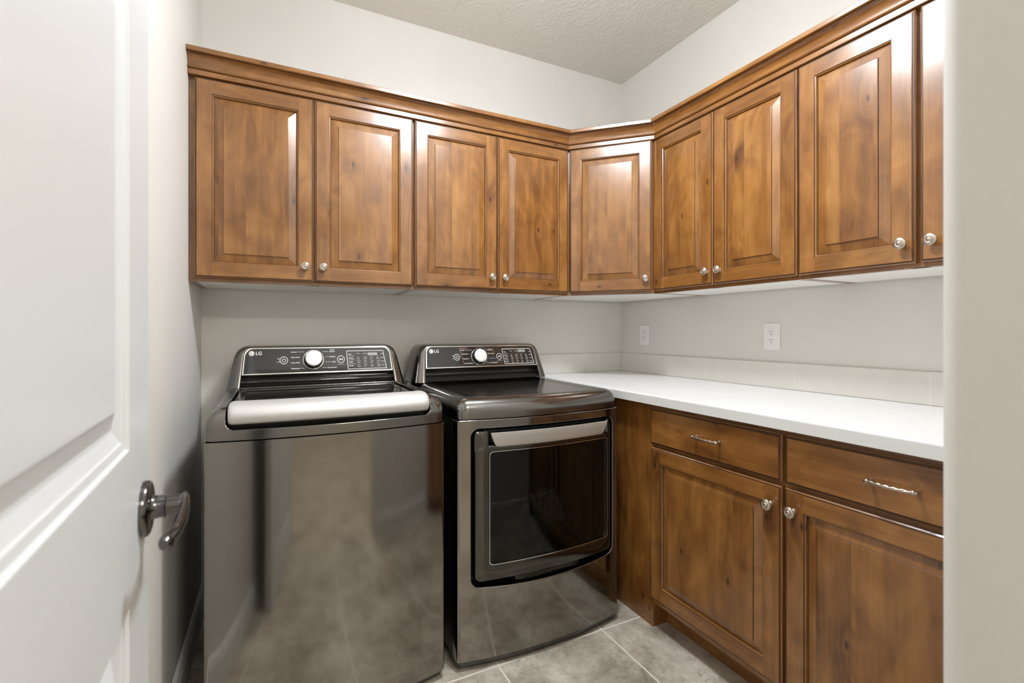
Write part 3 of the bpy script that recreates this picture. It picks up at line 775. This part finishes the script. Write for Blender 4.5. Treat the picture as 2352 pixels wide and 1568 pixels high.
cutter = cut.build('cutter', BLACK); cutter.location = ROOT[dr.name]
apply_bool(fp, cutter); sharp(fp, 40)
md = fp.modifiers.new('b', 'BEVEL'); md.width = .003; md.segments = 2; md.limit_method = 'ANGLE'; md.angle_limit = math.radians(55)
cabinet_body(dr, DX0, DX1, DYF + .046, DYB)
mb = MB(); mb.loft([ring_z(plan_ring(DX0, DX1, DYF + .05, DYF, DB, .012, .010), .012), ring_z(plan_ring(DX0, DX1, DYF + .05, DYF, DB, .012, .002), .0315)], True, True, True); o = mb.build('kick_trim', SMOKE, dr); sharp(o, 50)
feet(dr, DX0, DX1, DYF, DYB)
# recess liner with the round drum opening
mb = MB()
dcx, dcz, drr = -1.035, .535, .215
OUTR = rrect(OX0 - .002, OX1 + .002, OZ0 - .002, OZ1 + .002, .030, sag=.016); nO = len(OUTR)
circ = []
for x, z in OUTR:
    a = math.atan2((z - dcz), (x - dcx)); circ.append((dcx + drr * math.cos(a), dcz + drr * math.sin(a)))
ly = -.762
mb.loft([[(x, dby(x) + .010, z) for x, z in OUTR], [(x, ly, z) for x, z in OUTR], [(x, ly, z) for x, z in circ], [(x, ly + .04, z) for x, z in circ]], True, smooth=False)
mb.build('door_recess', BLACK, dr)
mb = MB(); n = 40
cyl = lambda r, y: [(dcx + r * math.cos(2 * PI * k / n), y, dcz + r * math.sin(2 * PI * k / n)) for k in range(n)]
mb.loft([cyl(drr - .002, ly + .030), cyl(.265, ly + .06), cyl(.265, -.22)], True, False, True)
for a in (90, 210, 330):
    ca, sa = math.cos(math.radians(a)), math.sin(math.radians(a)); tx, tz = -sa, ca
    ring = lambda y: [(dcx + ca * r + tx * w_, y, dcz + sa * r + tz * w_) for r, w_ in ((.264, -.035), (.215, -.010), (.215, .010), (.264, .035))]
    mb.loft([ring(ly + .07), ring(-.225)], True, True, True, smooth=False)
o = mb.build('drum', DRUM, dr); sharp(o, 50)
# door
door = MB()
DX_0, DX_1, DZ_0, DZ_1 = OX0 + .012, OX1 - .012, .297, .815
WZ1 = .742
def dring(inset, off, z1=None, r=.022): 
    return [(x, dby(x) + off, z) for x, z in rrect(DX_0 + inset, DX_1 - inset, DZ_0 + inset, (z1 if z1 else .7655) - inset * (0 if z1 else 1), max(r - inset, .008))]
WINX0, WINX1, WINZ0 = -1.2745, -.764, .353
def wring(inset, off): return [(x, dby(x) + off, z) for x, z in rrect(WINX0 + inset, WINX1 - inset, WINZ0 + inset, WZ1 - inset, .014)]
door.loft([dring(.004, .050), dring(0, .044), dring(0, .004), dring(.002, .000), dring(.006, -.003), wring(-.004, -.003), wring(-.001, -.002), wring(0, .002), wring(0, .010)], True, smooth=True)
# posts that flank the handle pocket
for xa, xb in ((DX_0, -1.2735), (-.769, DX_1)):
    nz = 8
    def pring(z, i_, a0=0): return [(x, dby(x) + y, z) for x, y in ((xa + i_, .044), (xb - i_, .044), (xb - i_, .003), (xb - .006 - i_, -.003 + i_), (xa + .006 + i_, -.003 + i_), (xa + i_, .003))]
    door.loft([pring(.742, 0), pring(.790, 0), pring(.803, .0015), pring(.811, .005), pring(.8145, .011)], True, False, True)
do = door.build('door', DOORST, dr); sharp(do, 40)
tl = MB(); tl.loft([wring(-.0012, -.0036), wring(.0012, -.0036), wring(.0014, .001)], True, smooth=False); tl.build('window_trim', CHROME, do)
gl_ = MB(); nx = 20
for k in range(nx):
    xa, xb = lerp(WINX0, WINX1, k / nx), lerp(WINX0, WINX1, (k + 1) / nx)
    gl_.face([(xa, dby(xa) + .003, WINZ0), (xb, dby(xb) + .003, WINZ0), (xb, dby(xb) + .003, WZ1), (xa, dby(xa) + .003, WZ1)], 0, smooth=True)
gl_.build('window_glass', GLASS, do)
ib = MB(); inner = [(dcx + .205 * math.cos(math.atan2(z - dcz, x - dcx)), dby(x) + .03, dcz + .205 * math.sin(math.atan2(z - dcz, x - dcx))) for x, y, z in wring(0, 0)]
ib.loft([wring(-.006, .0105), inner], True, smooth=False)
ib.build('door_liner', BLACK, do)
# handle
hd = MB(); hz0, hz1 = .757, .8085
def hx(z): return (lerp(-1.254, -1.2725, (z - hz0) / (hz1 - hz0)), lerp(-.788, -.7695, (z - hz0) / (hz1 - hz0)))
def hrow(z, off, ins=0):
    a, b_ = hx(z); a += ins; b_ -= ins
    return [(lerp(a, b_, k / 24), dby(lerp(a, b_, k / 24)) + off, z) for k in range(25)]
rows = [hrow(hz0, -.0005, .012), hrow(hz0 + .0015, -.0035, .008), hrow(hz0 + .005, -.0050, .004), hrow(hz0 + .012, -.0062, .001), hrow(hz0 + .030, -.0085), hrow(hz1 - .003, -.0108), hrow(hz1 - .0006, -.0104), hrow(hz1, -.0085), hrow(hz1 - .002, -.0025), hrow(hz0 + .02, .0015), hrow(hz0 + .002, .0035, .010)]
for a in range(len(rows)):
    pass
hd.loft(list(map(list, zip(*rows))), True, True, True)
o = hd.build('door_handle', HANDLE2, do); sharp(o, 45); o['label'] = 'silver door handle'
pk = MB()
for k in range(20):
    xa, xb = lerp(-1.2735, -.769, k / 20), lerp(-1.2735, -.769, (k + 1) / 20)
    pk.face([(xa, dby(xa) + .036, .762), (xb, dby(xb) + .036, .762), (xb, dby(xb) + .036, .8125), (xa, dby(xa) + .036, .8125)])
    pk.face([(xa, dby(xa) + .020, .8125), (xb, dby(xb) + .020, .8125), (xb, dby(xb) + .036, .8125), (xa, dby(xa) + .036, .8125)])
    pk.face([(xa, dby(xa) + .020, .8125), (xb, dby(xb) + .020, .8125), (xb, dby(xb) + .020, .806), (xa, dby(xa) + .020, .806)])
pk.build('handle_pocket', BLACK, do)
gr = MB(); gr.loft([[(x, dby(x) + .014, z) for x, z in rrect(-1.16, -.90, .2745, .290, .006)], [(x, dby(x) + .020, z) for x, z in rrect(-1.17, -.89, .271, .294, .007)]], True, True, False, smooth=False); gr.build('finger_grip', SMOKE, dr)
# top cover with a shallow tray
mb = MB(); seqz = [(0, .8565), (0, .880), (.003, .895), (.009, .908), (.018, .9175), (.030, .9235), (.044, .926), (.060, .9255), (.075, .9225), (.088, .9205), (.10, .920)]
rings = [ring_z(plan_ring(DX0, DX1, DYB, DYF, DB, .04, i_), z) for i_, z in seqz]
# keep the back edge at the wall side
rings = [[(x, (DYB if k >= len(r) - 2 else y), z) for k, (x, y, z) in enumerate(r)] for r in rings]
mb.loft(rings, True, True, True); o = mb.build('top_cover', STEELG, dr); sharp(o, 50)
console(dr, -1.0415, DYB, -.272, True)

# laundry inside the drum
bm = bmesh.new(); bmesh.ops.create_icosphere(bm, subdivisions=5, radius=1.)
from mathutils import noise
for v in bm.verts:
    p = v.co.copy(); n_ = noise.fractal(p * 1.6 + Vector((3, 1, 7)), .8, 2.2, 4); rdg = abs(noise.noise(p * 3.1 + Vector((9, 2, 4))))
    s_ = 1 + .22 * n_ - .28 * (1 - rdg) ** 6
    v.co = Vector((p.x * .098, p.y * .062, p.z * .092)) * s_
    if v.co.z < -.07: v.co.z = -.07 + (v.co.z + .07) * .3
for f in bm.faces: f.smooth = True
me = bpy.data.meshes.new('laundry'); bm.to_mesh(me); bm.free(); me.materials.append(CLOTH)
o = bpy.data.objects.new('laundry', me); C.objects.link(o); o.location = (-.955, -.645, .425)
tag(o, 'crumpled pale laundry seen through the dryer door glass', 'laundry')

# ------------------------------------------------------------------ white door with lever handle
DD = Vector((math.sin(math.radians(-3.3)), math.cos(math.radians(-3.3)), 0))    # hinge -> free edge
PH = Vector((-2.0958, -1.5200, 0))                                              # lever position on the face
DW = .71
MD = Matrix.Translation(PH + DD * (.0424 - DW)) @ Matrix(((DD.y, 0, 0, 0), (0, 1, 0, 0), (0, 0, 1, 0), (0, 0, 0, 1)))
# local frame: x along the door (hinge -> edge), y into the door (away from the viewer), z up
ex = DD; ey = Vector((-DD.y, DD.x, 0)); org = PH + DD * (.0424 - DW)
MD = Matrix(((ex.x, ey.x, 0, org.x), (ex.y, ey.y, 0, org.y), (0, 0, 1, 0), (0, 0, 0, 1)))
TH, DH = .035, 2.03
d1 = thing('door_1', 'white two-panel door standing open on the left with a dark lever', 'door', (org.x, org.y, 0), kind='structure')
st = .126; pan = [(st, DW - st, .20, .8366), (st, DW - st, 1.0190, DH - .13)]
mb = MB()
zs = [.012, pan[0][2], pan[0][3], pan[1][2], pan[1][3], DH]
mb.face([(0, 0, zs[0]), (st, 0, zs[0]), (st, 0, DH), (0, 0, DH)]); mb.face([(DW - st, 0, zs[0]), (DW, 0, zs[0]), (DW, 0, DH), (DW - st, 0, DH)])
for a, b_ in ((zs[0], zs[1]), (zs[2], zs[3]), (zs[4], zs[5])): mb.face([(st, 0, a), (DW - st, 0, a), (DW - st, 0, b_), (st, 0, b_)])
seq = [(0, 0), (.003, .0035), (.011, .0045), (.013, .0062), (.027, .0105), (.031, .0108), (.050, .0045), (.0525, .0030), (.056, .0028)]
for x0, x1, z0, z1 in pan:
    rc_ = lambda i_, y: [(x0 + i_, y, z0 + i_), (x1 - i_, y, z0 + i_), (x1 - i_, y, z1 - i_), (x0 + i_, y, z1 - i_)]
    for k in range(len(seq) - 1):
        A, B = rc_(*seq[k]), rc_(*seq[k + 1])
        for q in range(4): mb.face([A[q], A[(q + 1) % 4], B[(q + 1) % 4], B[q]])
    mb.face(rc_(*seq[-1]))
for a, b_, c_, d_ in (((0, 0), (DW, 0), (DW, TH), (0, TH)),):
    pts = [a, b_, c_, d_]
    for k in range(4):
        if k == 0: continue
        p, q = pts[k], pts[(k + 1) % 4]; mb.face([(p[0], p[1], .012), (q[0], q[1], .012), (q[0], q[1], DH), (p[0], p[1], DH)])
    mb.face([(x, y, DH) for x, y in pts]); mb.face([(x, y, .012) for x, y in pts])
mb.build('door_leaf', DOORW, d1, MD)
hz, hxx = .9240, DW - .0424
A = MD @ Matrix.Translation((hxx, 0, hz)) @ Matrix.Rotation(PI / 2, 4, 'X')
lv = MB(); lv.lathe([(.0355, 0), (.0358, .003), (.0350, .0065), (.0325, .0085), (.0290, .0095), (.022, .0098), (.0165, .0100), (.0150, .0120), (.0146, .022), (.0155, .0235), (.0155, .0245), (.0132, .0258), (.0124, .040)], A, 32)
hdl = lv.build('lever_set', BRONZE, d1); sharp(hdl, 40)
lp = MB()
ctrl = [(.012, -.0440, .0085, .0040, .0020), (.006, -.0455, .0050, .0105, .0045), (-.008, -.0470, -.0005, .0125, .0058), (-.026, -.0468, -.0065, .0115, .0062), (-.048, -.0445, -.0115, .0100, .0066), (-.070, -.0415, -.0145, .0088, .0066), (-.090, -.0378, -.0140, .0096, .0076), (-.102, -.0362, -.0125, .0088, .0074), (-.108, -.0356, -.0115, .0050, .0045)]
# smooth the control polygon
fine = []
for i in range(len(ctrl) - 1):
    p0, p1, p2, p3 = ctrl[max(i - 1, 0)], ctrl[i], ctrl[i + 1], ctrl[min(i + 2, len(ctrl) - 1)]
    for q in range(5):
        t_ = q / 5; fine.append(tuple(.5 * (2 * b_ + (c_ - a) * t_ + (2 * a - 5 * b_ + 4 * c_ - d_) * t_ * t_ + (3 * b_ - a - 3 * c_ + d_) * t_ ** 3) for a, b_, c_, d_ in zip(p0, p1, p2, p3)))
fine.append(ctrl[-1])
lp.tube([MD @ Vector((hxx + a, y, hz + z)) for a, y, z, r1, r2 in fine], [(max(r2, .001), max(r1, .001)) for a, y, z, r1, r2 in fine], 16)
lp.lathe([(.0122, .036), (.0122, .0490), (.0100, .0508), (.002, .0512)], A, 20)
o = lp.build('lever', BRONZE, hdl); sharp(o, 45)
mb = MB(); mb.box(DW - .001, DW + .0015, .006, TH - .006, hz - .028, hz + .028); mb.build('latch_plate', BRONZE, d1, MD)

# ------------------------------------------------------------------ lamps
LAMP = emis('lamp_glass', (.89, .945, 1.0), 188.)
HALL_FILL = emis('hall_fill_glass', (1., .965, .90), 58.)
def lamp(name, x, y, r, drop, h, mat, side, label):
    t = thing(name, label, 'lamp', (x, y, H)); A = Matrix.Translation((x, y, H - .001))
    mb = MB(); mb.lathe([(.065, 0), (.065, -.012), (.045, -.022), (.012, -.026), (.012, -drop + h), (r - .004, -drop + h), (r - .004, -drop + h - .003)], A, 40); mb.build('lamp_base', NICKEL, t)
    mb = MB(); mb.lathe([(r, -drop + h), (r, -drop + .004)], A, 48, cap=False); mb.build('lamp_shade', side, t)
    mb = MB(); mb.lathe([(r - .001, -drop + .004), (r - .004, -drop), (r * .5, -drop - .004), (.001, -drop - .005)], A, 48, cap=False); mb.build('diffuser', mat, t)
LAMPS = emis('lamp_shade_glow', (.885, .945, 1.0), 106.); HALL_FILL_SIDE = emis('hall_fill_side_glow', (1., .965, .90), 24.)
lamp('ceiling_light', -1.19, -1.245, .12, .235, .085, LAMP, LAMPS, 'round drum ceiling light in the middle of the laundry room')
lamp('ceiling_light', -1.20, -3.45, .28, .15, .08, HALL_FILL, HALL_FILL_SIDE, 'unseen round drum ceiling light added in the hall as fill through the doorway')  # added out of view to fill the room with light from the doorway

# ------------------------------------------------------------------ camera, world, view
cd = bpy.data.cameras.new('camera'); cam = bpy.data.objects.new('camera', cd); C.objects.link(cam)
yaw = 25.5822; cam.location = (-1.939, -2.2714, 1.157); cam.rotation_euler = (PI / 2, 0, math.radians(-yaw))
cd.sensor_width = 36; cd.lens = 1067.28 / 2352 * 36; cd.shift_x = (1176 - 1143.249) / 2352; cd.shift_y = -(784 - 760.393) / 2352
cd.clip_start = .01
cd.dof.use_dof = True; cd.dof.focus_distance = 2.2; cd.dof.aperture_fstop = 4.5
S = bpy.context.scene; S.camera = cam
w = bpy.data.worlds.new('world'); S.world = w; w.use_nodes = True
w.node_tree.nodes['Background'].inputs[0].default_value = (.5, .5, .5, 1); w.node_tree.nodes['Background'].inputs[1].default_value = .3
S.view_settings.view_transform = 'Standard'; S.view_settings.look = 'None'; S.view_settings.gamma = 1.; S.view_settings.use_curve_mapping = False
S.view_settings.exposure = 0.
S.cycles.max_bounces = 12; S.cycles.diffuse_bounces = 7; S.cycles.glossy_bounces = 6; S.cycles.transparent_max_bounces = 12
